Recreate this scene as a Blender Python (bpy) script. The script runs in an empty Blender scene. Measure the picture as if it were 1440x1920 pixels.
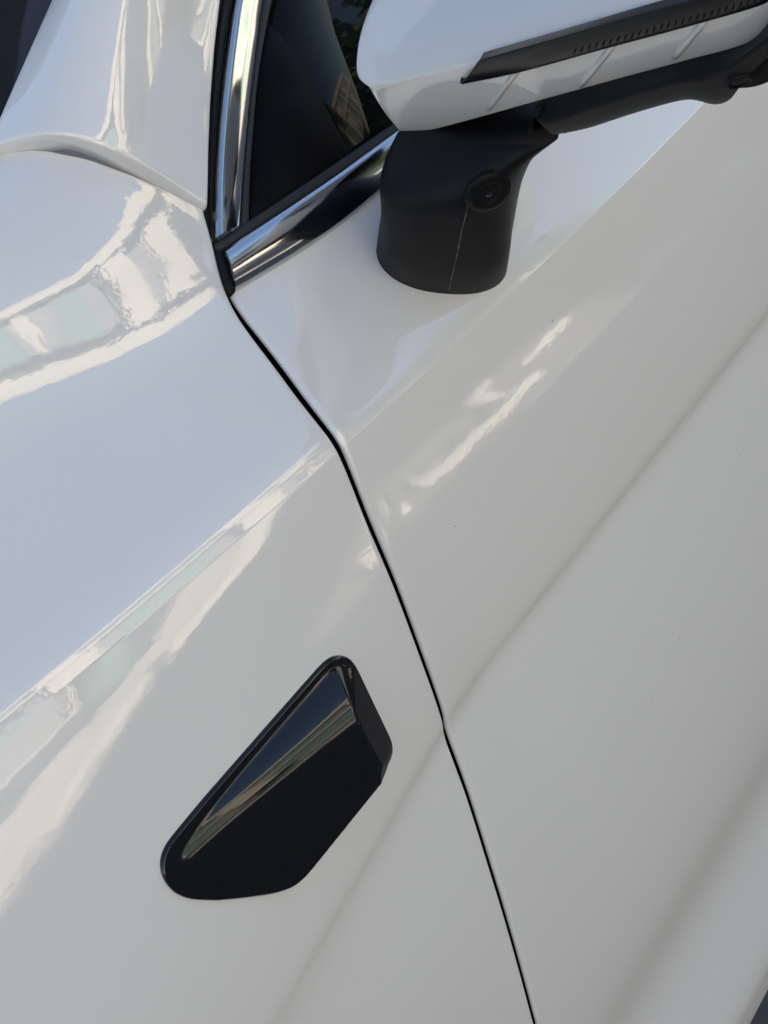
import bpy, math
import numpy as np
from mathutils import Matrix, Vector

# ------------------------------------------------------------------ camera, sky, sun, exposure
sc = bpy.context.scene
FPX = 1700.0                                   # focal length in pixels of the 1440 x 1920 photograph
def cam_basis(vp, theta):
    xc = np.array([vp[0], vp[1], FPX]); xc /= np.linalg.norm(xc)
    e1 = np.array([-xc[1], xc[0], 0]); e1 /= np.linalg.norm(e1)
    e2 = np.cross(xc, e1)
    if e2[2] < 0: e2 = -e2
    dn = math.cos(theta) * e1 + math.sin(theta) * e2
    zc = -dn; yc = np.cross(zc, xc)
    return np.stack([xc, yc, zc], 1)           # world (X rear, Y into the car, Z up) -> camera (right, down, forward)
RC = cam_basis((2600, -2690), math.radians(35))
def ray(px, py):
    return RC.T @ np.array([(px - 720) / FPX, (py - 960) / FPX, 1.0])
CAM = np.array([0, 0, .80]) - ray(835, 1340) * 0.6 * FPX / 1400
cam_data = bpy.data.cameras.new('camera'); cam = bpy.data.objects.new('camera', cam_data)
sc.collection.objects.link(cam); sc.camera = cam
r_, d_, f_ = RC[0], RC[1], RC[2]
cam.matrix_world = Matrix(((r_[0], -d_[0], -f_[0], CAM[0]), (r_[1], -d_[1], -f_[1], CAM[1]),
                           (r_[2], -d_[2], -f_[2], CAM[2]), (0, 0, 0, 1)))
cam_data.sensor_width = 36; cam_data.lens = 36 * FPX / 1920
cam_data.clip_start = 0.02; cam_data.clip_end = 500

SUN_EL, SUN_AZ = math.radians(34), math.radians(72)      # azimuth from +X towards +Y: the sun stands behind the car
world = bpy.data.worlds.new('World'); sc.world = world; world.use_nodes = True
wn = world.node_tree.nodes; wl = world.node_tree.links
sky = wn.new('ShaderNodeTexSky'); sky.sky_type = 'NISHITA'; sky.sun_disc = False
sky.sun_elevation = SUN_EL; sky.sun_rotation = math.radians(90) - SUN_AZ
sky.air_density = 1.0; sky.dust_density = 0.8; sky.ozone_density = 1.0
wn['Background'].inputs[1].default_value = 0.072
wl.new(sky.outputs[0], wn['Background'].inputs[0])
sun_d = bpy.data.lights.new('sun', 'SUN'); sun_d.energy = 5.0; sun_d.angle = math.radians(.5); sun_d.color = (1, .92, .81)
sun = bpy.data.objects.new('sun', sun_d); sc.collection.objects.link(sun)
sdir = Vector((math.cos(SUN_EL) * math.cos(SUN_AZ), math.cos(SUN_EL) * math.sin(SUN_AZ), math.sin(SUN_EL)))
sun.rotation_euler = sdir.to_track_quat('Z', 'Y').to_euler()
sc.view_settings.view_transform = 'Standard'; sc.view_settings.look = 'None'
sc.view_settings.gamma = 1; sc.view_settings.use_curve_mapping = False
sc.view_settings.exposure = 2.08

# ------------------------------------------------------------------ materials
MATS = {}
def mat(name, col, rough=.5, metal=0, spec=.5, coat=0, coat_rough=.03):
    m = bpy.data.materials.new(name); m.use_nodes = True; MATS[name] = m
    b = m.node_tree.nodes['Principled BSDF']
    b.inputs['Base Color'].default_value = (*col, 1); b.inputs['Roughness'].default_value = rough
    b.inputs['Metallic'].default_value = metal; b.inputs['Specular IOR Level'].default_value = spec
    b.inputs['Coat Weight'].default_value = coat; b.inputs['Coat Roughness'].default_value = coat_rough; b.inputs['Coat IOR'].default_value = 1.6
    return m, b, m.node_tree.nodes, m.node_tree.links
def noise_bump(m, b, scale, strength, dist, socket='Normal', detail=2, stretch=None):
    n, l = m.node_tree.nodes, m.node_tree.links
    tc = n.new('ShaderNodeTexCoord'); nz = n.new('ShaderNodeTexNoise'); bp = n.new('ShaderNodeBump')
    nz.inputs['Scale'].default_value = scale; nz.inputs['Detail'].default_value = detail
    bp.inputs['Strength'].default_value = strength; bp.inputs['Distance'].default_value = dist
    l.new(tc.outputs['Object'], nz.inputs['Vector']); l.new(nz.outputs['Fac'], bp.inputs['Height'])
    l.new(bp.outputs['Normal'], b.inputs[socket])
    return nz
def noise_color(m, b, scale, c0, c1, detail=4, lo=.35, hi=.65):
    n, l = m.node_tree.nodes, m.node_tree.links
    tc = n.new('ShaderNodeTexCoord'); nz = n.new('ShaderNodeTexNoise'); cr = n.new('ShaderNodeValToRGB')
    nz.inputs['Scale'].default_value = scale; nz.inputs['Detail'].default_value = detail
    cr.color_ramp.elements[0].position = lo; cr.color_ramp.elements[1].position = hi
    cr.color_ramp.elements[0].color = (*c0, 1); cr.color_ramp.elements[1].color = (*c1, 1)
    l.new(tc.outputs['Object'], nz.inputs['Vector']); l.new(nz.outputs['Fac'], cr.inputs['Fac'])
    l.new(cr.outputs['Color'], b.inputs['Base Color'])

m, b, n, l = mat('paint', (.70, .70, .70), rough=.45, spec=.25, coat=1, coat_rough=.015)
noise_bump(m, b, 170, .6, .00006, 'Coat Normal', detail=3)
b.inputs['Coat IOR'].default_value = 1.9
tc = n.new('ShaderNodeTexCoord'); vo = n.new('ShaderNodeTexVoronoi'); vo.inputs['Scale'].default_value = 30
lt = n.new('ShaderNodeMath'); lt.operation = 'LESS_THAN'; lt.inputs[1].default_value = .020
wh = n.new('ShaderNodeTexWhiteNoise'); gt = n.new('ShaderNodeMath'); gt.operation = 'GREATER_THAN'; gt.inputs[1].default_value = .55
mu = n.new('ShaderNodeMath'); mu.operation = 'MULTIPLY'; mx = n.new('ShaderNodeMix'); mx.data_type = 'RGBA'
l.new(tc.outputs['Object'], vo.inputs['Vector']); l.new(vo.outputs['Distance'], lt.inputs[0]); l.new(vo.outputs['Color'], wh.inputs['Vector'])
l.new(wh.outputs['Value'], gt.inputs[0]); l.new(lt.outputs[0], mu.inputs[0]); l.new(gt.outputs[0], mu.inputs[1]); l.new(mu.outputs[0], mx.inputs['Factor'])
mx.inputs['A'].default_value = (.73, .712, .688, 1); mx.inputs['B'].default_value = (.16, .15, .14, 1); l.new(mx.outputs['Result'], b.inputs['Base Color'])
m, b, n, l = mat('chrome', (.60, .60, .61), rough=.10, metal=1)
m, b, n, l = mat('gloss_black', (.006, .006, .008), rough=.06, spec=.5)
noise_bump(m, b, 120, .4, .00004)
m, b, n, l = mat('lamp_black', (.008, .008, .009), rough=.22, spec=.35)
m, b, n, l = mat('panel_black', (.005, .005, .006), rough=.08, spec=.12)
m, b, n, l = mat('rubber', (.012, .012, .013), rough=.55)
m, b, n, l = mat('plastic', (.0055, .0055, .0065), rough=.48, spec=.18)
noise_bump(m, b, 1100, .7, .0003)
m, b, n, l = mat('matte_black', (.005, .005, .006), rough=.5, spec=.06)
m, b, n, l = mat('void', (.004, .004, .004), rough=.9, spec=0)
m, b, n, l = mat('lens', (.004, .004, .006), rough=.03, coat=1)
m, b, n, l = mat('scratch', (.22, .21, .2), rough=.8)
m, b, n, l = mat('tint_glass', (.006, .007, .007), rough=.02, spec=.27)
m, b, n, l = mat('asphalt', (.13, .125, .12), rough=.85); noise_color(m, b, 3, (.085, .080, .073), (.13, .122, .112), detail=8)
m, b, n, l = mat('facade', (.55, .45, .33), rough=.9); noise_color(m, b, .6, (.52, .46, .38), (.64, .57, .47))
m, b, n, l = mat('facade_grey', (.4, .4, .4), rough=.9); noise_color(m, b, .6, (.20, .20, .20), (.26, .26, .255))
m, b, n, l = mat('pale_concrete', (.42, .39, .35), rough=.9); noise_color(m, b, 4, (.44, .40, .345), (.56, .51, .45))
m, b, n, l = mat('screen_glass', (.012, .013, .018), rough=.03, spec=.10)
m, b, n, l = mat('line_paint', (.4, .39, .37), rough=.7)
m, b, n, l = mat('awning', (.13, .24, .20), rough=.8)
m, b, n, l = mat('window_glass', (.03, .035, .04), rough=.1)
m, b, n, l = mat('leaf', (.06, .09, .03), rough=.7)
m, b, n, l = mat('bark', (.09, .07, .05), rough=.9)

# ------------------------------------------------------------------ object helpers
COL = sc.collection
def link(o, parent=None):
    COL.objects.link(o)
    if parent is not None: o.parent = parent
    return o
def mesh_obj(name, verts, faces, material, parent=None, smooth=True, normals_out=None):
    me = bpy.data.meshes.new(name); me.from_pydata([tuple(map(float, v)) for v in verts], [], [tuple(map(int, f)) for f in faces])
    me.materials.append(MATS[material]); me.validate(); me.update()
    if smooth: me.polygons.foreach_set('use_smooth', [True] * len(me.polygons))
    return link(bpy.data.objects.new(name, me), parent)
def tag(o, label, cat=None, group=None, kind=None):
    o['label'] = label
    if cat: o['category'] = cat
    if group: o['group'] = group
    if kind: o['kind'] = kind
    return o
def empty(name, loc=(0, 0, 0)):
    o = bpy.data.objects.new(name, None); o.location = loc; return link(o)
def unit(a):
    a = np.asarray(a, float); return a / (np.linalg.norm(a, axis=-1, keepdims=True) + 1e-12)
def grid_normals(P):
    du = np.gradient(P, axis=0); dv = np.gradient(P, axis=1)
    return unit(np.cross(du, dv))
def roll_edge(P, edge, r, flange, facing, steps=5):
    """Fold a grid's edge over: a quarter round of radius r, then a flange into the body."""
    Q = P if edge in ('u0', 'u1') else P.transpose(1, 0, 2)
    rev = edge in ('u1', 'v1')
    if rev: Q = Q[::-1]
    N = grid_normals(P)
    N = N if edge in ('u0', 'u1') else N.transpose(1, 0, 2)
    if rev: N = N[::-1]
    s = np.sign(np.sum(N * np.asarray(facing)[None, None, :])); N = N[0] * s
    t = unit(Q[0] - Q[1]); t = unit(t - N * np.sum(t * N, 1, keepdims=True))
    rows = []
    for k in range(1, steps + 1):
        a = math.pi / 2 * k / steps
        rows.append(Q[0] + t * r * math.sin(a) - N * r * (1 - math.cos(a)))
    rows.append(rows[-1] - N * flange)
    Q = np.concatenate([np.array(rows[::-1]), Q], 0)
    if rev: Q = Q[::-1]
    return Q if edge in ('u0', 'u1') else Q.transpose(1, 0, 2)
def grid_obj(name, P, material, parent, facing=(0, -1, 0)):
    nu, nv = P.shape[:2]
    idx = np.arange(nu * nv).reshape(nu, nv)
    a, b_, c, d = idx[:-1, :-1].ravel(), idx[1:, :-1].ravel(), idx[1:, 1:].ravel(), idx[:-1, 1:].ravel()
    flip = np.sum(grid_normals(P) * np.asarray(facing)) < 0
    F = np.stack([a, d, c, b_] if flip else [a, b_, c, d], 1)
    return mesh_obj(name, P.reshape(-1, 3), F, material, parent)
def tube_grid(rings, name, material, parent, caps=True):
    """Closed rings (list of (n,3)) lofted into a skin."""
    rings = [np.asarray(r) for r in rings]; n_ = len(rings[0]); V = np.concatenate(rings); F = []
    for i in range(len(rings) - 1):
        for j in range(n_):
            k = (j + 1) % n_
            F.append((i * n_ + j, i * n_ + k, (i + 1) * n_ + k, (i + 1) * n_ + j))
    if caps:
        F.append(tuple(range(n_))[::-1]); F.append(tuple((len(rings) - 1) * n_ + j for j in range(n_)))
    o = mesh_obj(name, V, F, material, parent)
    import bmesh
    bm = bmesh.new(); bm.from_mesh(o.data); bmesh.ops.recalc_face_normals(bm, faces=bm.faces); bm.to_mesh(o.data); bm.free()
    o.data.polygons.foreach_set('use_smooth', [True] * len(o.data.polygons))
    return o
def spline(pts, n_, closed=False):
    """Catmull-Rom through points, n_ samples evenly by arc length."""
    P = np.asarray(pts, float); k = len(P)
    if closed: E = np.concatenate([P[-1:], P, P[:2]]); segs = k
    else: E = np.concatenate([2 * P[:1] - P[1:2], P, 2 * P[-1:] - P[-2:-1]]); segs = k - 1
    out = []
    for i in range(segs):
        p0, p1, p2, p3 = E[i:i + 4]
        for t in np.linspace(0, 1, 24, endpoint=False):
            out.append(.5 * (2 * p1 + (p2 - p0) * t + (2 * p0 - 5 * p1 + 4 * p2 - p3) * t * t + (3 * p1 - p0 - 3 * p2 + p3) * t ** 3))
    out.append(P[0] if closed else P[-1]); out = np.array(out)
    s = np.concatenate([[0], np.cumsum(np.linalg.norm(np.diff(out, axis=0), axis=1))])
    q = np.linspace(0, s[-1], n_, endpoint=not closed)
    return np.stack([np.interp(q, s, out[:, j]) for j in range(out.shape[1])], 1)
def polyarc(pts, n_, closed=True):
    P = np.asarray(pts, float)
    if closed: P = np.concatenate([P, P[:1]])
    s = np.concatenate([[0], np.cumsum(np.linalg.norm(np.diff(P, axis=0), axis=1))])
    q = np.linspace(0, s[-1], n_, endpoint=not closed)
    return np.stack([np.interp(q, s, P[:, j]) for j in range(P.shape[1])], 1)
# intersections of a line of sight with a modelled plane
def on_plane(px, py, p, nrm):
    d = ray(px, py); p = np.asarray(p); nrm = np.asarray(nrm)
    return CAM + d * (np.dot(p - CAM, nrm) / np.dot(d, nrm))

# ------------------------------------------------------------------ the body side: sections along the car
def lut(x, xs, ys): return np.interp(x, xs, ys)
def fillet_section(ctrl, f, v):
    """ctrl: (n,...,2) control points, f: fillet share at each, v in 0..n-1."""
    k = int(round(v)); d = v - k; fk = f[k]
    if 0 < k < len(ctrl) - 1 and abs(d) < fk:
        A = ctrl[k] + fk * (ctrl[k - 1] - ctrl[k]); B = ctrl[k] + fk * (ctrl[k + 1] - ctrl[k]); t = (d + fk) / (2 * fk)
        return (1 - t) ** 2 * A + 2 * t * (1 - t) * ctrl[k] + t * t * B
    i = min(int(math.floor(v)), len(ctrl) - 2); t = v - i
    return ctrl[i] * (1 - t) + ctrl[i + 1] * t
zB = lambda X: 1.0455 - .045 * X + .07 * X * X
zC = lambda X: .800 + np.where(X < 0, .10 * X, .006 * X)
def lower_ctrl(X):
    """Control points (y, z) shared by fender and door, from the sill up to the shoulder crease."""
    X = np.asarray(X, float); one = np.ones_like(X)
    c = zC(X); g = np.clip(1 + (X + .02) / .24, 0, 1)          # the lower crease dies out towards the wheel
    fl = np.clip(-(X - .05) / .35, 0, 1.6)                     # the fender bulges more than the door
    bw = 1 - .5 * np.clip((X - .03) / .05, 0, 1)               # the rounded-over band above the crease narrows on the door
    pts = [(-.032 * one, .05 * one), (-.038 * one, .11 * one), (-.012 * one, .235 * one), (-.010 * one, .295 * one),
           (-.025 * one, .39 * one), (-.017 * one - .022 * fl, .62 * one),
           (-.0030 - .033 * fl, c - .036), (-.0046 + .0042 * g - .0345 * fl, c - .006), (-.0066 - .036 * fl, c + .014),
           (-.0075 - .030 * fl, c + .11), (-.0030 - .005 * fl, zB(X) - .03), (0 * one, zB(X)), ((.0052 + .0035 * np.clip((X - .22) / .14, 0, 1)) * bw, zB(X) + .016 * bw)]
    return np.stack([np.stack(p, -1) for p in pts])
LOW_F = [0, .3, .4, .45, .5, .5, .5, .42, .5, .5, .45, .045, .5]
def fender_ctrl(X):
    X = np.asarray(X, float)
    L = lower_ctrl(X)
    y2 = lut(X, [-.6, -.115, -.073, -.033, .009, .0535], [.105, .073, .070, .0655, .0635, .0625])
    z2 = lut(X, [-.6, -.115, -.073, -.033, .009, .0535], [1.225, 1.173, 1.166, 1.160, 1.156, 1.1545])
    xs = [-0.6, -0.2, -0.05, 0.0025, 0.0202, 0.0369, 0.0532, 0.0697, 0.0814]
    y4 = lut(X, xs, [0.26, 0.195, 0.148, 0.1248, 0.1073, 0.0914, 0.0843, 0.0782, 0.0726])
    z4 = lut(X, xs, [1.35, 1.335, 1.308, 1.2936, 1.2835, 1.2655, 1.2454, 1.2226, 1.2019])
    zm = z2 + (.70 + .10 * np.clip((X + .02) / .06, 0, 1)) * (z4 - z2); ym = y2 + .235 * (zm - z2)            # the upright face above the shelf
    up = [((0 + y2) / 2 + .002, (zB(X) + z2) / 2), (y2, z2), (ym, zm), (y4, z4)]
    return np.concatenate([L, np.stack([np.stack(p, -1) for p in up])])
FEN_F = LOW_F + [.5, .40, .5, 0]
def door_ctrl(X):
    X = np.asarray(X, float)
    L = lower_ctrl(X); one = np.ones_like(X)
    up = [(.033 * one, (zB(X) + 1.1545) / 2), (.064 * one, 1.1545 * one)]
    return np.concatenate([L, np.stack([np.stack(p, -1) for p in up])])
DOOR_F = LOW_F + [.5, 0]
def gap_x(z): return np.interp(z, GAP_S[:, 0], GAP_S[:, 1])
def surf_y(X, z, ctrl=fender_ctrl, f=FEN_F):
    c = ctrl(np.array([X]))[:, 0, :]; v = np.linspace(0, len(c) - 1, 240)
    s = np.array([fillet_section(c, f, q) for q in v]); return np.interp(z, s[:, 1], s[:, 0])
def on_body(px, py, ctrl=fender_ctrl, f=FEN_F):
    d = ray(px, py); y = 0.0
    for _ in range(8):
        p = CAM + d * ((y - CAM[1]) / d[1]); y = surf_y(p[0], p[2], ctrl, f)
    return CAM + d * ((y - CAM[1]) / d[1])
SHUT = [(520, 680), (600, 790), (640, 842), (690, 970), (740, 1085), (790, 1220), (829, 1330), (833, 1345), (837, 1366), (880, 1490), (920, 1620), (965, 1770), (1005, 1920), (1040, 2060)]
shut = [on_body(*p, door_ctrl, DOOR_F) for p in SHUT][::-1]
GAP_Z = [.0] + [p[2] for p in shut] + [1.152, 1.2, 1.25]
GAP_X = [shut[0][0] - .3 * shut[0][2]] + [p[0] for p in shut] + [.0545, 0.0814, .10]
GAP_S = polyarc(np.stack([GAP_Z, GAP_X], 1), 400, closed=False)
for _ in range(30): GAP_S[1:-1] = .25 * GAP_S[:-2] + .5 * GAP_S[1:-1] + .25 * GAP_S[2:]
def vsamples(f, n_seg):
    vs = []
    for i, m_ in enumerate(n_seg): vs += list(np.linspace(i, i + 1, m_, endpoint=False))
    for k, q in enumerate(f):
        if q and q < .35: vs += list(np.linspace(k - q, k + q, 9))
    vs.append(len(n_seg)); return np.unique(np.round(vs, 5))

car = empty('car', (0, 0, 0))
tag(car, 'white car seen close up at its front fender, door and door mirror', 'car')
def half_gap(z): return np.interp(z, [.2, .8, 1.0, 1.05, 1.09, 1.12, 1.155, 1.25], [.0024, .0024, .0024, .0024, .0026, .0026, .0018, .0045])   # half the shut line, widest at the top
# fender
vs = vsamples(FEN_F, [4, 6, 6, 6, 6, 8, 10, 10, 8, 10, 10, 10, 16, 16, 18, 16])
us = np.linspace(0, 1, 90) ** 1.25
rows = []
for v in vs:
    xg = .02
    for _ in range(12):
        zz = fillet_section(fender_ctrl(np.array([xg])), FEN_F, v)[0, 1]; xg = .5 * xg + .5 * (gap_x(zz) - half_gap(zz) - .0022)
    X = xg - us * .62
    p = fillet_section(fender_ctrl(X), FEN_F, v)
    rows.append(np.stack([X, p[:, 0], p[:, 1]], 1))
PF = np.array(rows).transpose(1, 0, 2)                          # (u, v, 3)
fender_top = PF[:, -1].copy()
P = roll_edge(PF, 'u0', .0022, .001, (0, -1, 0)); P = roll_edge(P, 'v1', .002, .015, (0, -1, 0))
fender = grid_obj('front_fender', P, 'paint', car)
# door
vs = vsamples(DOOR_F, [4, 6, 6, 6, 6, 8, 10, 10, 8, 10, 10, 10, 16, 16])
us = np.linspace(0, 1, 110) ** 1.3
rows = []
for v in vs:
    xg = .02
    for _ in range(12):
        zz = fillet_section(door_ctrl(np.array([xg])), DOOR_F, v)[0, 1]; xg = .5 * xg + .5 * (gap_x(zz) + half_gap(zz) + .0028)
    X = xg + us * 1.25
    p = fillet_section(door_ctrl(X), DOOR_F, v)
    rows.append(np.stack([X, p[:, 0], p[:, 1]], 1))
PD = np.array(rows).transpose(1, 0, 2)
P = roll_edge(PD, 'u0', .0028, .001, (0, -1, 0)); P = roll_edge(P, 'v1', .002, .015, (0, -1, 0)); P = roll_edge(P, 'v0', .003, .03, (0, -1, 0))
door = grid_obj('front_door', P, 'paint', car)
# black sheet added behind the gaps; its colour supplies their shade
inner = []
for X in np.linspace(-.55, 1.1, 60):
    c = fender_ctrl(np.array([min(X, .02)])); s = np.array([fillet_section(c, FEN_F, q)[0] for q in np.linspace(0, 14, 60)])
    inner.append(np.stack([np.full(60, X), s[:, 0] + .011, s[:, 1] - .004], 1))
grid_obj('gap_shade_sheet', np.array(inner), 'void', car)

# ------------------------------------------------------------------ window surround
WN = unit(np.array([0, -math.cos(math.radians(20)), math.sin(math.radians(20))]))
W0 = np.array([.1, .064, 1.157])
def on_win(px, py, off=0.0): return on_plane(px, py, W0 + WN * off, WN)
def strip(name, left, right, n_, off0, height, profile, material, parent, ext=0, n_s=17):
    """A moulding between two traced edges; profile(s) gives the height across it."""
    A = spline([on_win(*p, off0) for p in left], n_); B = spline([on_win(*p, off0) for p in right], n_)
    if ext: A = np.concatenate([A, A[-1:] + np.array([[ext, 0, 0]])]); B = np.concatenate([B, B[-1:] + np.array([[ext, 0, 0]])])   # runs on along the door
    rows = []
    for s in np.linspace(0, 1, n_s): rows.append(A * (1 - s) + B * s + WN * height * profile(s))
    P = np.array(rows)
    P = np.concatenate([P[:1] - WN * .02, P, P[-1:] - WN * .02], 0)
    return grid_obj(name, P, material, parent, facing=WN)
half_round = lambda s: math.sqrt(max(0, 1 - (2 * s - 1) ** 2))
soft_round = lambda s: max(0, 1 - abs(2 * s - 1) ** 3.2) ** .55
# seal in front of the chrome
sl_l = [(446, -160), (415, 0), (402, 90), (393, 200), (389, 300), (388, 385), (396, 470)]
sl_r = [(474, -160), (440, 0), (427, 90), (416, 180), (407, 270), (402, 360), (408, 480)]
strip('window_seal', sl_l, sl_r, 60, -.006, .004, soft_round, 'rubber', car)
ch_l = [(470, -160), (434, 0), (421, 80), (411, 160), (403, 250), (398, 350), (399, 452)]
ch_r = [(530, -160), (492, 0), (481, 80), (471, 160), (462, 250), (455, 330), (449, 423)]
strip('pillar_moulding', ch_l, ch_r, 80, 0, .0075, lambda s: soft_round(s * .92 + .04) * (1 - .85 * max(0, s - .20)), 'chrome', car)
ru_l = [(526, -160), (489, 0), (478, 80), (468, 160), (459, 250), (452, 330), (446, 428)]
ru_r = [(548, -160), (511, 0), (498, 60), (483, 150), (474, 250), (468, 340), (466, 430)]
strip('glass_channel', ru_l, ru_r, 60, -.004, .004, soft_round, 'rubber', car)
# black weatherstrip above the belt moulding
be_t = [(398, 457), (450, 424), (520, 378), (600, 325), (690, 264), (760, 216), (900, 120), (1100, -20)]
be_m = [(404, 482), (480, 432), (560, 380), (640, 325), (735, 262), (800, 218), (940, 122), (1140, -16)]
strip('weatherstrip', be_t, be_m, 80, -.001, .003, soft_round, 'rubber', car, ext=.7)
# belt moulding
bm_t = [(414, 474), (480, 427), (560, 373), (640, 318), (735, 250), (800, 205), (940, 108), (1140, -30)]
bm_b = [(440, 549), (500, 513), (560, 476), (640, 421), (725, 352), (800, 300), (940, 205), (1140, 70)]
belt = strip('belt_moulding', bm_t, bm_b, 90, .001, .010, lambda s: (max(0, 1 - abs(2 * s ** .62 - 1) ** 2.4)) ** .6, 'chrome', car, ext=.7, n_s=25)
cap_px = [(403, 470), (414, 473), (427, 487), (434, 513), (441, 538), (440, 549), (431, 553), (421, 535), (412, 506)]
cp = spline([on_win(*p, .0035) for p in cap_px], 48, closed=True); cc = cp.mean(0)
tube_grid([cp - WN * .02, cp, cc + (cp - cc) * .94 + WN * .0010, cc + (cp - cc) * .80 + WN * .0013], 'end_cap', 'plastic', belt)
# front corner panel and glass
def flat_part(name, px, off, thick, material, parent, n_=60):
    c = polyarc([on_win(*p, off) if len(p) == 2 else np.array([p[0], 0, p[2]]) + np.array([0, W0[1] + math.tan(math.radians(20)) * (p[2] - W0[2]) - off / WN[1] * -1, 0]) for p in px], n_); k = c.mean(0)
    return tube_grid([c - WN * thick, c, k + (c - k) * .985 + WN * .0006], name, material, parent)
flat_part('side_window', [(490, -60), (560, -200), (.62, 0, 1.52), (1.25, 0, 1.52), (1.25, 0, 1.165), (900, 130), (690, 275), (466, 425)], -.012, .004, 'tint_glass', car)
flat_part('quarter_panel', [(505, 0), (552, -170), (596, -90), (613, 0), (628, 61), (670, 173), (699, 262), (600, 330), (467, 424), (474, 250), (485, 140)], -.0085, .003, 'panel_black', car)
flat_part('corner_trim', [(500, 42), (530, 70), (568, 123), (612, 205), (656, 292), (600, 330), (467, 424), (474, 250), (485, 140)], -.0062, .003, 'matte_black', car)

# ------------------------------------------------------------------ windscreen pillar and windscreen
pd = unit(np.array([.79, .15, .58]))
foot = fender_top[fender_top[:, 0] > -.3]                       # rear (gap) -> front
foot = spline(foot[::4], 60)
def on_pillar(px, py):
    """Point of the ruled pillar surface (foot curve swept along the pillar) on a line of sight."""
    d = ray(px, py); best = None
    for i in range(len(foot) - 1):
        # foot[i] + a*(foot[i+1]-foot[i]) + h*pd = CAM + t*d
        M = np.stack([foot[i + 1] - foot[i], pd, -d], 1)
        a, h, t = np.linalg.solve(M, CAM - foot[i])
        if (-.01 <= a <= 1.01) or (i == 0 and a < 0) or (i == len(foot) - 2 and a > 1):
            best = (i + a, h); break
    return best
edge_r = [on_pillar(*p) for p in [(388, 383), (389, 300), (393, 200), (402, 90), (413, 0)]]
edge_l = [on_pillar(*p) for p in [(0, 255), (37, 170), (74, 85), (110, 0)]]
def foot_at(s):
    s = np.asarray(s, float); i = np.clip(np.floor(s).astype(int), 0, len(foot) - 2); a = (s - i)[:, None]
    return foot[i] * (1 - a) + foot[i + 1] * a
hs = np.linspace(.004, .75, 60)
sr = np.interp(hs, [e[1] for e in edge_r], [e[0] for e in edge_r]); 
er = np.polyfit([e[1] for e in edge_r], [e[0] for e in edge_r], 1); el = np.polyfit([e[1] for e in edge_l], [e[0] for e in edge_l], 1)
sr = np.where(hs > edge_r[-1][1], edge_r[-1][0] + er[0] * (hs - edge_r[-1][1]), sr)
sl_ = np.polyval(el, hs)
rows = []
for k, h in enumerate(hs):
    s = np.linspace(sr[k], sl_[k], 60); lift = .006
    rows.append(foot_at(s) + pd * h + np.array([0, -.004, .005]) + unit(np.array([-.15, -.75, .65])) * .027 * np.sin(np.pi * np.linspace(0, 1, 60) ** 1.35)[:, None] * min(1, .45 + h * 5))
PP = np.array(rows)
np_ = unit(np.array([-.2, -.7, .7]))
P = roll_edge(PP, 'u0', .006, .012, np_, steps=8); P = roll_edge(P, 'v0', .002, .004, np_); P = roll_edge(P, 'v1', .004, .015, np_)
grid_obj('windscreen_pillar', P, 'paint', car, facing=np_)
# windscreen: slopes from the pillar's front edge across the car
E0 = PP[:, -1]; across = unit(np.array([-.30, 1, .10]))
rows = [E0 + across * w - np_ * .004 + np.array([-.10, 0, .02]) * (1 - math.exp(-w * 3)) for w in np.linspace(-.004, .8, 30)]
P = np.array(rows); ext = P[:, :1] - (P[:, 1:2] - P[:, :1]) / np.linalg.norm(P[:, 1:2] - P[:, :1], axis=2, keepdims=True) * .25
P = np.concatenate([ext, P], 1)
grid_obj('windscreen', P, 'screen_glass', car, facing=(-.5, 0, 1))

# ------------------------------------------------------------------ fender badge
BO = [(610, 1235), (629, 1226), (650, 1229), (664, 1242), (700, 1318), (737, 1395), (738, 1412), (731, 1430), (650, 1537), (568, 1645),
      (544, 1667), (506, 1678), (419, 1688), (350, 1686), (319, 1671), (299, 1638), (297, 1610), (306, 1586), (380, 1497), (500, 1360)]
bo = np.array([on_body(*p) for p in BO])
pts = [bo[0]]; 
out = polyarc(bo, 240)
for _ in range(14): out = .25 * np.roll(out, 1, 0) + .5 * out + .25 * np.roll(out, -1, 0)
def body_pt(x, z, h=0.0):
    return np.array([x, surf_y(x, z) - h, z])
A_, B_ = on_body(372, 1592), on_body(640, 1378)                               # the wedge's spine
dAB = (B_ - A_); LAB = np.linalg.norm(dAB)
sp = np.clip(((out - A_) @ dAB) / LAB ** 2, 0, 1)[:, None] * dAB + A_
def seg_dist(p, chain):
    d = np.full(len(p), 9.)
    for a, c in zip(chain[:-1], chain[1:]):
        e = (c - a)[[0, 2]]; q = p[:, [0, 2]] - a[[0, 2]]; t = np.clip(q @ e / (e @ e), 0, 1)
        d = np.minimum(d, np.linalg.norm(q - t[:, None] * e, axis=1))
    return d
bod = {k: on_body(*k) for k in BO}
def chain(*keys): return [bod[k] for k in keys]
RIM = chain((419, 1688), (350, 1686), (319, 1671), (299, 1638), (297, 1610), (306, 1586), (380, 1497), (500, 1360), (610, 1235), (629, 1226), (650, 1229))
REAR = chain((650, 1229), (664, 1242), (700, 1318), (737, 1395), (738, 1412), (731, 1430))
LOWER = chain((731, 1430), (650, 1537), (568, 1645), (544, 1667), (506, 1678), (419, 1688))
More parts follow.
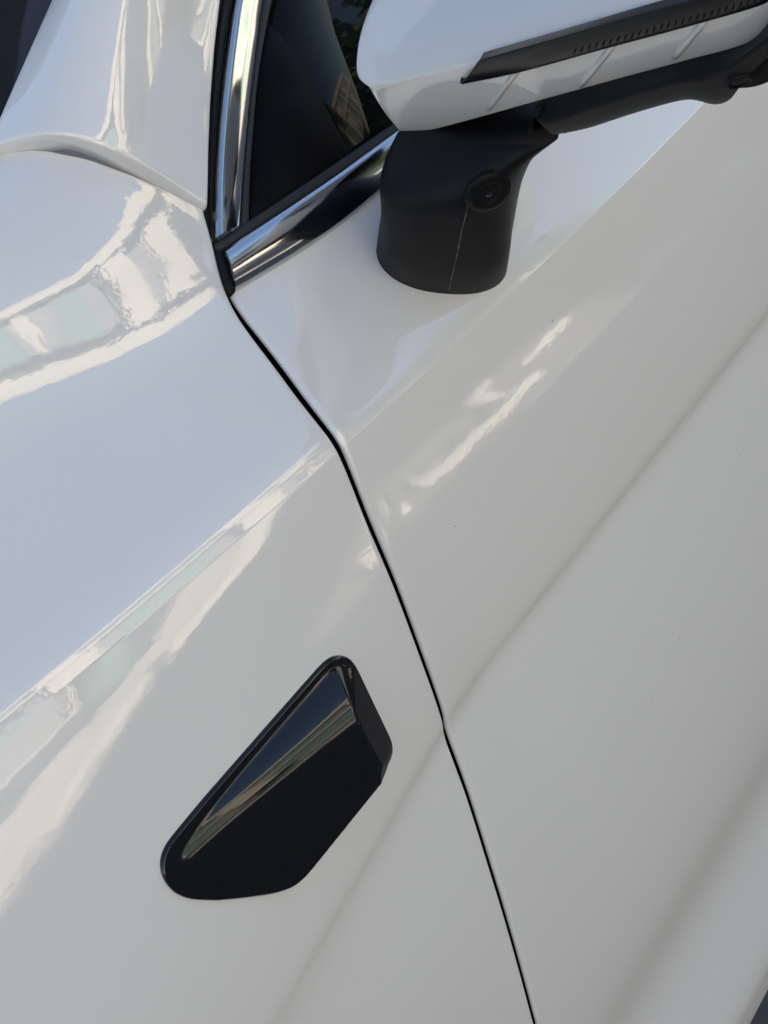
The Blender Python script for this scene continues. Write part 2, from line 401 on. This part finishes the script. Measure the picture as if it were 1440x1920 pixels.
# the lower face: a plane through the ridge and the lower corner
q1, q2, q3 = on_body(357, 1577), on_body(690, 1338), on_body(568, 1645)
lo_pl = np.linalg.solve(np.array([[q[0], q[2], 1] for q in (q1, q2, q3)]), np.array([.0060, .0235, .0070]))
cls = np.argmin([seg_dist(out, RIM), seg_dist(out, REAR), seg_dist(out, LOWER)], 0); nxt = np.roll(np.arange(len(out)), -1)
def cls_dist(p, c_): return np.min([seg_dist(p, [out[i], out[j]]) for i, j in enumerate(nxt) if cls[i] == c_ or cls[j] == c_], 0)
def smin(a, c, k): return -k * np.log(np.exp(-a / k) + np.exp(-c / k))
rings = []; rear_f = []
for s in [-.02] + list(np.linspace(0, .30, 26)) + list(np.linspace(.32, .99, 22)):
    s0 = max(0, s); p = out + s0 * (sp - out)
    dr, de, dl = (cls_dist(p, c_) for c_ in range(3))
    rim = .0024 * np.minimum(1, dr / .0016) ** .5 + .0004
    rise = np.maximum(0, dr - .0055)
    rise = np.sqrt(rise ** 2 + .002 ** 2) - .002; h_u = rim + .86 * rise - 7 * rise ** 2
    h_l = lo_pl[0] * p[:, 0] + lo_pl[1] * p[:, 2] + lo_pl[2]
    h = np.maximum(smin(h_u, h_l, .0040), rim)
    rear_f.append(h > 0.75 * de + .0003); h = np.minimum(h, 0.75 * de + .0003); h = np.minimum(h, 1.4 * dl + .0003)
    if s < 0: h = h * 0 - .004
    rings.append(np.stack([p[:, 0], p[:, 1] - h, p[:, 2]], 1))
badge = tube_grid(rings, 'fender_badge', 'gloss_black', car)
badge.data.materials.append(MATS['plastic']); rear_f = np.concatenate(rear_f)
for pg in badge.data.polygons:
    if len(pg.vertices) == 4 and all(rear_f[v] for v in pg.vertices): pg.material_index = 1
badge['label'] = 'black gloss fender badge with a raised wedge'

# ------------------------------------------------------------------ door mirror
def band_x(z): return .196 - .60 * (z - 1.19)
BN = unit(np.array([-1, 0, -.60]))                              # lower band: leans back underneath
def on_band(px, py, off=0): return on_plane(px, py, np.array([.196, 0, 1.19]) + BN * off, BN)
UN = unit(np.array([-1, 0, .80]))
RIDGE = np.array([.172, 0, 1.226])
def on_top(px, py, off=0): return on_plane(px, py, RIDGE + UN * off, UN)
K2 = [(752, 246), (775, 246), (805, 243), (900, 218), (1010, 187), (1150, 149), (1290, 111), (1385, 85), (1420, 66), (1445, 34), (1458, -10)]
K1 = [(694, 163), (720, 157), (760, 149), (875, 121), (1010, 85), (1150, 46), (1300, 4), (1400, -25), (1450, -41), (1475, -52), (1490, -66)]
k2 = spline([on_band(*p) for p in K2], 70); k1 = spline([on_band(*p) for p in K1], 70)
TOPL = [on_top(*p) for p in [(674, 140), (667, 105), (663, 60), (664, 0), (670, -60)]]
rows = []
for s in np.linspace(0, 1, 12): rows.append(k2 * (1 - s) + k1 * s + BN * .0015 * math.sin(math.pi * s))
tl = spline([k1[0]] + TOPL, 30)
for j, q in enumerate(np.linspace(0, 1, 30)[1:]):
    up = tl[j + 1] - k1[0]
    row = k1 + up[None, :] * np.ones((70, 1)); w = np.linspace(0, 1, 70)
    row[:, 1] = tl[j + 1][1] + (k1[:, 1] - k1[0, 1]) * (1 - .12 * q)
    row[:, 0] += .004 * math.sin(math.pi * q) * -1 + .05 * q * q
    rows.append(row)
P = np.array(rows)
fm = (-1, 0, .2); SH = P.copy()
P = roll_edge(P, 'v0', .002, .05, fm, steps=5); P = roll_edge(P, 'u0', .0025, .003, fm); P = roll_edge(P, 'u1', .012, .03, fm, steps=8)
housing = grid_obj('mirror_housing', P, 'paint', car, facing=fm)
# back of the housing and the mirror glass in it
sh = SH + np.array([.003, 0, 0]); bot_r, top_r = sh[0], sh[-1]
sh[:, :2, 1] -= .002
b0 = bot_r + np.array([.085, 0, .012]); t0 = top_r + np.array([.05, 0, -.012])
case_rows = np.array([bot_r, bot_r * .3 + b0 * .7, b0, t0, top_r * .3 + t0 * .7, top_r])
nv_ = case_rows.shape[1]; V = list(case_rows.reshape(-1, 3)); F_ = [(i * nv_ + j, i * nv_ + j + 1, (i + 1) * nv_ + j + 1, (i + 1) * nv_ + j) for i in range(5) for j in range(nv_ - 1)]
for e_ in (0, nv_ - 1):
    k = len(V); V += list(sh[::-1, e_]); F_.append(tuple([i * nv_ + e_ for i in range(6)] + list(range(k, len(V)))))
mesh_obj('mirror_case', V, F_, 'plastic', car, smooth=False)
gl = np.array([b0[8], b0[-8], t0[-8], t0[8]]); gk = gl.mean(0); gl = gk + (gl - gk) * .86; ga = np.array([.002, 0, 0])
tube_grid([gl - ga, gl + ga, gk + (gl - gk) * .98 + 1.3 * ga], 'mirror_glass', 'chrome', car)
# indicator strip under the ridge
lamp_t = spline([on_band(*p, .0052) for p in [(898, 115), (1010, 84), (1150, 44), (1300, 2), (1420, -30), (1452, -38)]], 60)
lamp_b = spline([on_band(*p, .0046) for p in [(867, 158), (973, 136), (1140, 90), (1307, 45), (1428, 9), (1450, -10)]], 60)
P = np.array([lamp_t * (1 - q) + lamp_b * q + BN * .0010 * math.sin(math.pi * q) for q in np.linspace(0, 1, 9)])
for e_, fl_ in (('u0', .005), ('u1', .005), ('v0', .0004), ('v1', .0004)): P = roll_edge(P, e_, .0007, fl_, BN, steps=3)
lamp = grid_obj('indicator_lamp', P, 'lamp_black', housing, facing=BN)
for k in range(26):
    u_ = 1075 + k * 13.5; yt = 50 - (u_ - 1150) * .28; A3, B3 = on_band(u_ + 4, yt + 24, .0064), on_band(u_, yt + 33, .0064)
    t = unit(B3 - A3); sdv = unit(np.cross(t, BN)) * .00035
    tube_grid([[q + sdv - BN * .002, q + sdv, q - sdv, q - sdv - BN * .002] for q in (A3, B3)], 'lens_rib', 'plastic', lamp)
# raised ribs on the lower band
for a, b_ in (((968, 134), (915, 204)), ((1147, 87), (1088, 160)), ((1318, 42), (1264, 107))):
    A3, B3 = on_band(*a, .0022), on_band(*b_, .0010); t = unit(B3 - A3); sdv = unit(np.cross(t, BN)); rings = []
    for s in np.linspace(0, 1, 8):
        c = A3 * (1 - s) + B3 * s + BN * .0008 * math.sin(math.pi * (.08 + .84 * s)) ** .5; w = .0016
        rings.append([c + sdv * w - BN * .006, c + sdv * w * .9 - BN * .0004, c + sdv * w * .3 + BN * .0012, c - sdv * w * .4 + BN * .0010, c - sdv * w * 1.4 - BN * .0008, c - sdv * w * 1.4 - BN * .006])
    tube_grid(rings, 'rib', 'paint', housing)

# stalk
def on_x(px, py, x): return on_plane(px, py, np.array([x, 0, 0]), np.array([1., 0, 0]))
base_px = [(705, 468), (712, 495), (760, 524), (838, 551), (895, 545), (938, 518), (950, 490)]
bp = [on_body(*p, door_ctrl, DOOR_F) for p in base_px]
def ring(Lp, Rp, Fv, Bv, n_=72, e=2.5):
    mid = .5 * (Lp + Rp); out_ = []
    for a in np.linspace(0, 2 * math.pi, n_, endpoint=False):
        ca, sa = math.cos(a), math.sin(a)
        cx = math.copysign(abs(ca) ** (2 / e), ca); sx = abs(sa) ** (2 / e)
        out_.append(mid + cx * (Lp - mid) + sx * (Fv if sa >= 0 else Bv))
    return np.array(out_)
LPX = [(705, 470), (711, 425), (718, 378), (726, 332), (734, 295), (742, 266), (750, 244)]
RPX = [(950, 488), (957, 440), (966, 390), (977, 345), (991, 310), (1010, 283), (1046, 260)]
LX = [.170, .173, .177, .182, .187, .192, .197]
RX = [bp[-1][0], .246, .239, .232, .225, .218, .212]
FV = [None, (-.026, -.013, -.020), (-.034, -.013, -.017), (-.041, -.011, -.013), (-.044, -.008, -.008), (-.034, -.004, -.004), (-.014, -.002, .0)]
BV = (.045, .012, .016)
first = ring(bp[0], bp[-1], bp[3] - .5 * (bp[0] + bp[-1]), np.array((.045, .02, .020)), e=2.3)
for j, p in enumerate(first): first[j, 1] = surf_y(p[0], p[2], door_ctrl, DOOR_F) - .0003   # sits on the door skin
rings = [first + np.array([0, .012, -.004]), first]
for i in range(1, 7):
    rings.append(ring(on_x(*LPX[i], LX[i]), on_x(*RPX[i], RX[i]), np.array(FV[i]), np.array(BV), e=2.9))
# finer loft along the height
R_ = np.array(rings); fine = np.stack([spline(R_[1:, j], 40) for j in range(72)], 1)
stalk = tube_grid([R_[0]] + list(fine), 'mirror_stalk', 'plastic', car)

# under cover of the arm
top = [(1003, 200), (1030, 186), (1150, 151), (1290, 113), (1395, 84), (1450, 30), (1480, -40)]
mid = [(1006, 222), (1035, 226), (1150, 186), (1260, 152), (1340, 135), (1430, 78), (1500, 0)]
bot = [(1043, 252), (1100, 241), (1150, 225), (1200, 209), (1265, 191), (1300, 187), (1338, 196), (1366, 188), (1392, 158), (1440, 106), (1500, 50)]
tp = spline([on_band(*p, .0005) for p in top], 60); md = spline([on_band(*p, .013) for p in mid], 60); bt = spline([on_band(*p, .004) for p in bot], 60)
rows = []
for s in np.linspace(0, 1, 9): rows.append(tp * (1 - s) + md * s)
for s in np.linspace(0, 1, 10)[1:]: rows.append(md * (1 - s) + bt * s + np.array([0, 0, -.003]) * math.sin(math.pi * s))
P = np.array(rows); P = roll_edge(P, 'u1', .006, .05, (-1, 0, -.3)); P = roll_edge(P, 'u0', .002, .02, (-1, 0, -.3)); P = roll_edge(P, 'v0', .0012, .010, (-1, 0, -.3))
cover = grid_obj('mirror_under_cover', P, 'plastic', car, facing=(-1, 0, -.3))

# cameras
def lathe(name, prof, c, axis, material, parent, n_=40):
    axis = unit(axis); u_ = unit(np.cross(axis, [0, 0, 1.])); v_ = np.cross(axis, u_); rings = []
    for r, h in prof:
        rings.append([c + axis * h + (u_ * math.cos(a) + v_ * math.sin(a)) * r for a in np.linspace(0, 2 * math.pi, n_, endpoint=False)])
    return tube_grid(rings, name, material, parent)
# nearest stalk surface point and normal on the line of sight to the lens
def hit(obj_, px, py):
    bpy.context.view_layer.update()
    d = ray(px, py); ok, loc, nr, _ = obj_.ray_cast(Vector(CAM), Vector(d / np.linalg.norm(d)))
    return (np.array(loc), np.array(nr)) if ok else (None, None)
c0, n0 = hit(stalk, 917, 364)
if c0 is not None:
    cn = unit(n0)
    shroud = lathe('camera_shroud', [(.0160, -.003), (.0145, -.0006), (.0115, .0004), (.0092, .0004), (.0072, -.0006), (.0058, -.0020), (.0053, -.005)], c0, cn, 'plastic', stalk)
    lathe('camera_lens', [(.0054, -.004), (.0053, -.0012), (.0048, -.0009), (.0043, -.0013), (.0039, -.0016), (.0035, -.0009), (.0027, -.0002), (.0013, .0003), (.0003, .0004)], c0, cn, 'lens', stalk)
    # hairline scratch down the stalk
    sp_px = [(891, 338), (880, 366), (874, 400), (866, 432), (860, 462), (854, 492), (847, 520), (842, 544)]
    pts = []
    for k, p in enumerate(spline(sp_px, 70)):
        h, nn = hit(stalk, p[0], p[1])
        if h is not None: pts.append((h, nn))
    ph = np.array([h for h, _ in pts]); pn = np.array([nn for _, nn in pts])
    for _ in range(5): ph[1:-1] = .25 * ph[:-2] + .5 * ph[1:-1] + .25 * ph[2:]; pn[1:-1] = .25 * pn[:-2] + .5 * pn[1:-1] + .25 * pn[2:]
    rings = []
    for k, (h, nn) in enumerate(zip(ph, unit(pn))):
        sd = unit(np.cross(nn, [.3, 0, 1.])); w = .00016 + .00010 * math.sin(k * .9) * math.sin(k * .37) + (.0002 if 40 < k < 44 else 0)
        rings.append([h + sd * w + nn * .0001, h + nn * .0003, h - sd * w + nn * .0001, h - nn * .0006])
    tube_grid(rings, 'scratch', 'scratch', stalk)
c1, n1 = hit(cover, 1385, 152)
if c1 is not None:
    lathe('side_camera', [(.0066, -.004), (.0062, .0008), (.0054, .0014), (.0046, .0008), (.004, .0002), (.0016, .0008), (.0003, .0009)], c1, unit(n1), 'plastic', cover)

# ------------------------------------------------------------------ the street that the paint mirrors
def box(name, lo, hi, material, parent=None):
    x0, y0, z0 = lo; x1, y1, z1 = hi
    V = [(x0, y0, z0), (x1, y0, z0), (x1, y1, z0), (x0, y1, z0), (x0, y0, z1), (x1, y0, z1), (x1, y1, z1), (x0, y1, z1)]
    F = [(3, 2, 1, 0), (4, 5, 6, 7), (0, 1, 5, 4), (1, 2, 6, 5), (2, 3, 7, 6), (3, 0, 4, 7)]
    return mesh_obj(name, V, F, material, parent, smooth=False)
g = mesh_obj('ground', [(-150, -150, 0), (150, -150, 0), (150, 150, 0), (-150, 150, 0)], [(0, 1, 2, 3)], 'asphalt', smooth=False); g['kind'] = 'structure'
mk = box('road_line', (1.45, -1.53, .002), (30, -1.49, .006), 'line_paint'); mk['kind'] = 'structure'
pv = box('pavement', (-30, -11, .002), (2.2, -4.05, .12), 'pale_concrete'); pv['kind'] = 'structure'
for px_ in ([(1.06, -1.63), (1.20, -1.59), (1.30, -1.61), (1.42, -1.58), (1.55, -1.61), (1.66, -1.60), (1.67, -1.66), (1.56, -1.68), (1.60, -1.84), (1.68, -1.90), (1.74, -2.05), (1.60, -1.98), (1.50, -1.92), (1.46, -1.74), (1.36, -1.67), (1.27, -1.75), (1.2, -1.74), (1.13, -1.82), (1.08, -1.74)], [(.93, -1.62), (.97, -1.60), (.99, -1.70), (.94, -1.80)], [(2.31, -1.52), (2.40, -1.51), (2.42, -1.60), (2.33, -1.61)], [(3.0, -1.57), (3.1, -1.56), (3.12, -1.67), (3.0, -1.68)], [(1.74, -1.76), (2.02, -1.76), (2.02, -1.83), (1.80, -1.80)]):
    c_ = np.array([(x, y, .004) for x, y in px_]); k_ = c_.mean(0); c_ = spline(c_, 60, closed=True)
    o_ = tube_grid([c_ - np.array([0, 0, .002]), c_ + np.array([0, 0, .010]), k_ + (c_ - k_) * .97 + np.array([0, 0, .012])], 'pavement', 'pale_concrete', None); o_['kind'] = 'structure'  # bright slabs added under the sunbeams for the door to mirror, no real paving
wb = empty('reflection_bin', (.52, -5.3, .12)); tag(wb, 'made-up green bin, added only to tint the reflection in the paint', 'waste bin')  # unseen bin, put in to break up the fender's reflection with green
sq = lambda w, d, z: np.array([(-w, -d, z), (w, -d, z), (w, d, z), (-w, d, z)])
tube_grid([sq(.16, .2, .05), sq(.2, .26, .9)], 'body', 'awning', wb); tube_grid([sq(.22, .28, .903), sq(.22, .28, .94), sq(.15, .2, .98)], 'lid', 'awning', wb)
# a tree by the facade, the dark shape in the side glass
tr = empty('tree', (7.2, -8.3, 0)); tag(tr, 'leafy dark green tree in front of the cream building', 'tree')
rng = np.random.default_rng(5)
tube_grid([np.array([(r_t * math.cos(a), r_t * math.sin(a), z_t) for a in np.linspace(0, 2 * math.pi, 10, endpoint=False)]) for r_t, z_t in ((.2, 0), (.15, 1), (.13, 2.2), (.08, 3.6), (.03, 4.8))], 'trunk', 'bark', tr)
V, F_ = [], []
cl = [(rng.normal(0, 1.1), rng.normal(0, .6), 4.5 + rng.normal(0, .85), .55 + .4 * rng.random()) for _ in range(34)]
for cx, cy, cz, cr in cl:
    for _ in range(130):
        d = unit(rng.normal(size=3)) * cr * rng.random() ** .4; c_ = np.array([cx, cy, cz]) + d
        a = unit(rng.normal(size=3)) * .15; b2 = unit(np.cross(a, rng.normal(size=3))) * .09; k = len(V)
        V += [c_ - a, c_ + b2, c_ + a, c_ - b2]; F_.append((k, k + 1, k + 2, k + 3))
mesh_obj('crown', V, F_, 'leaf', tr, smooth=False)
bld = empty('building', (0, -10, 0)); tag(bld, 'sunlit cream building with pilasters across the street, mirrored in the white paint', 'building')
box('wall', (-30, -6, 0), (30, 0, 4.5), 'facade_grey', bld)
box('parapet', (-30.2, -6, 4.5), (30.2, .35, 5.0), 'facade', bld)
box('cornice', (-30.1, 0, 2.7), (30.1, .3, 3.05), 'facade', bld)
for i in range(22):
    x = -29 + i * 2.7
    box('pilaster', (x, .003, 0), (x + .62, .22, 4.5), 'facade', bld)
    for z0, z1 in ((.8, 2.4), (3.3, 4.3)):
        w_ = box('window', (x + .95, .003, z0), (x + 2.35, .05, z1), 'awning' if i % 3 else 'facade', bld)
shade_wall = empty('building', (0, 5, 0)); tag(shade_wall, 'unseen shade wall behind the car, pierced to throw sun patches on the ground', 'building')
# thin wall shaped for the light: shades the car, holes drop sunbeams on the ground
holes = [(1.42, -1.80, .58, .26), (1.95, -1.82, .2, .14), (2.36, -1.56, .05, .05), (3.05, -1.62, .06, .06), (-.45, -4.75, .24, .60), (-.08, -4.95, .13, .85), (.2, -4.8, .13, .42), (1.0, -5.0, .30, 1.0)]   # where each beam lands: x, y, half sizes
TOPZ = 9.9; cuts = []
for hx, hy, sx, sy in holes:
    def up(x, y): t = (0 - (y - 5)) / sdir.y; return x + sdir.x * t, sdir.z * t
    (xa, za), (xb, zb) = up(hx - sx, hy + sy), up(hx + sx, hy - sy); cuts.append((xa, xb, za, zb))
xs_ = sorted({-25.0, 30.0} | {c[0] for c in cuts} | {c[1] for c in cuts})
for x0, x1 in zip(xs_[:-1], xs_[1:]):
    spans = sorted((c[2], c[3]) for c in cuts if c[0] < .5 * (x0 + x1) < c[1]); z = 0.0
    for a_, b2 in spans:
        if a_ > z: box('wall', (x0, 0, z), (x1, .12, a_), 'facade_grey', shade_wall)
        z = max(z, b2)
    box('wall', (x0, 0, z), (x1, .12, TOPZ + .5 * math.sin(x0 * 2.1)), 'facade_grey', shade_wall)
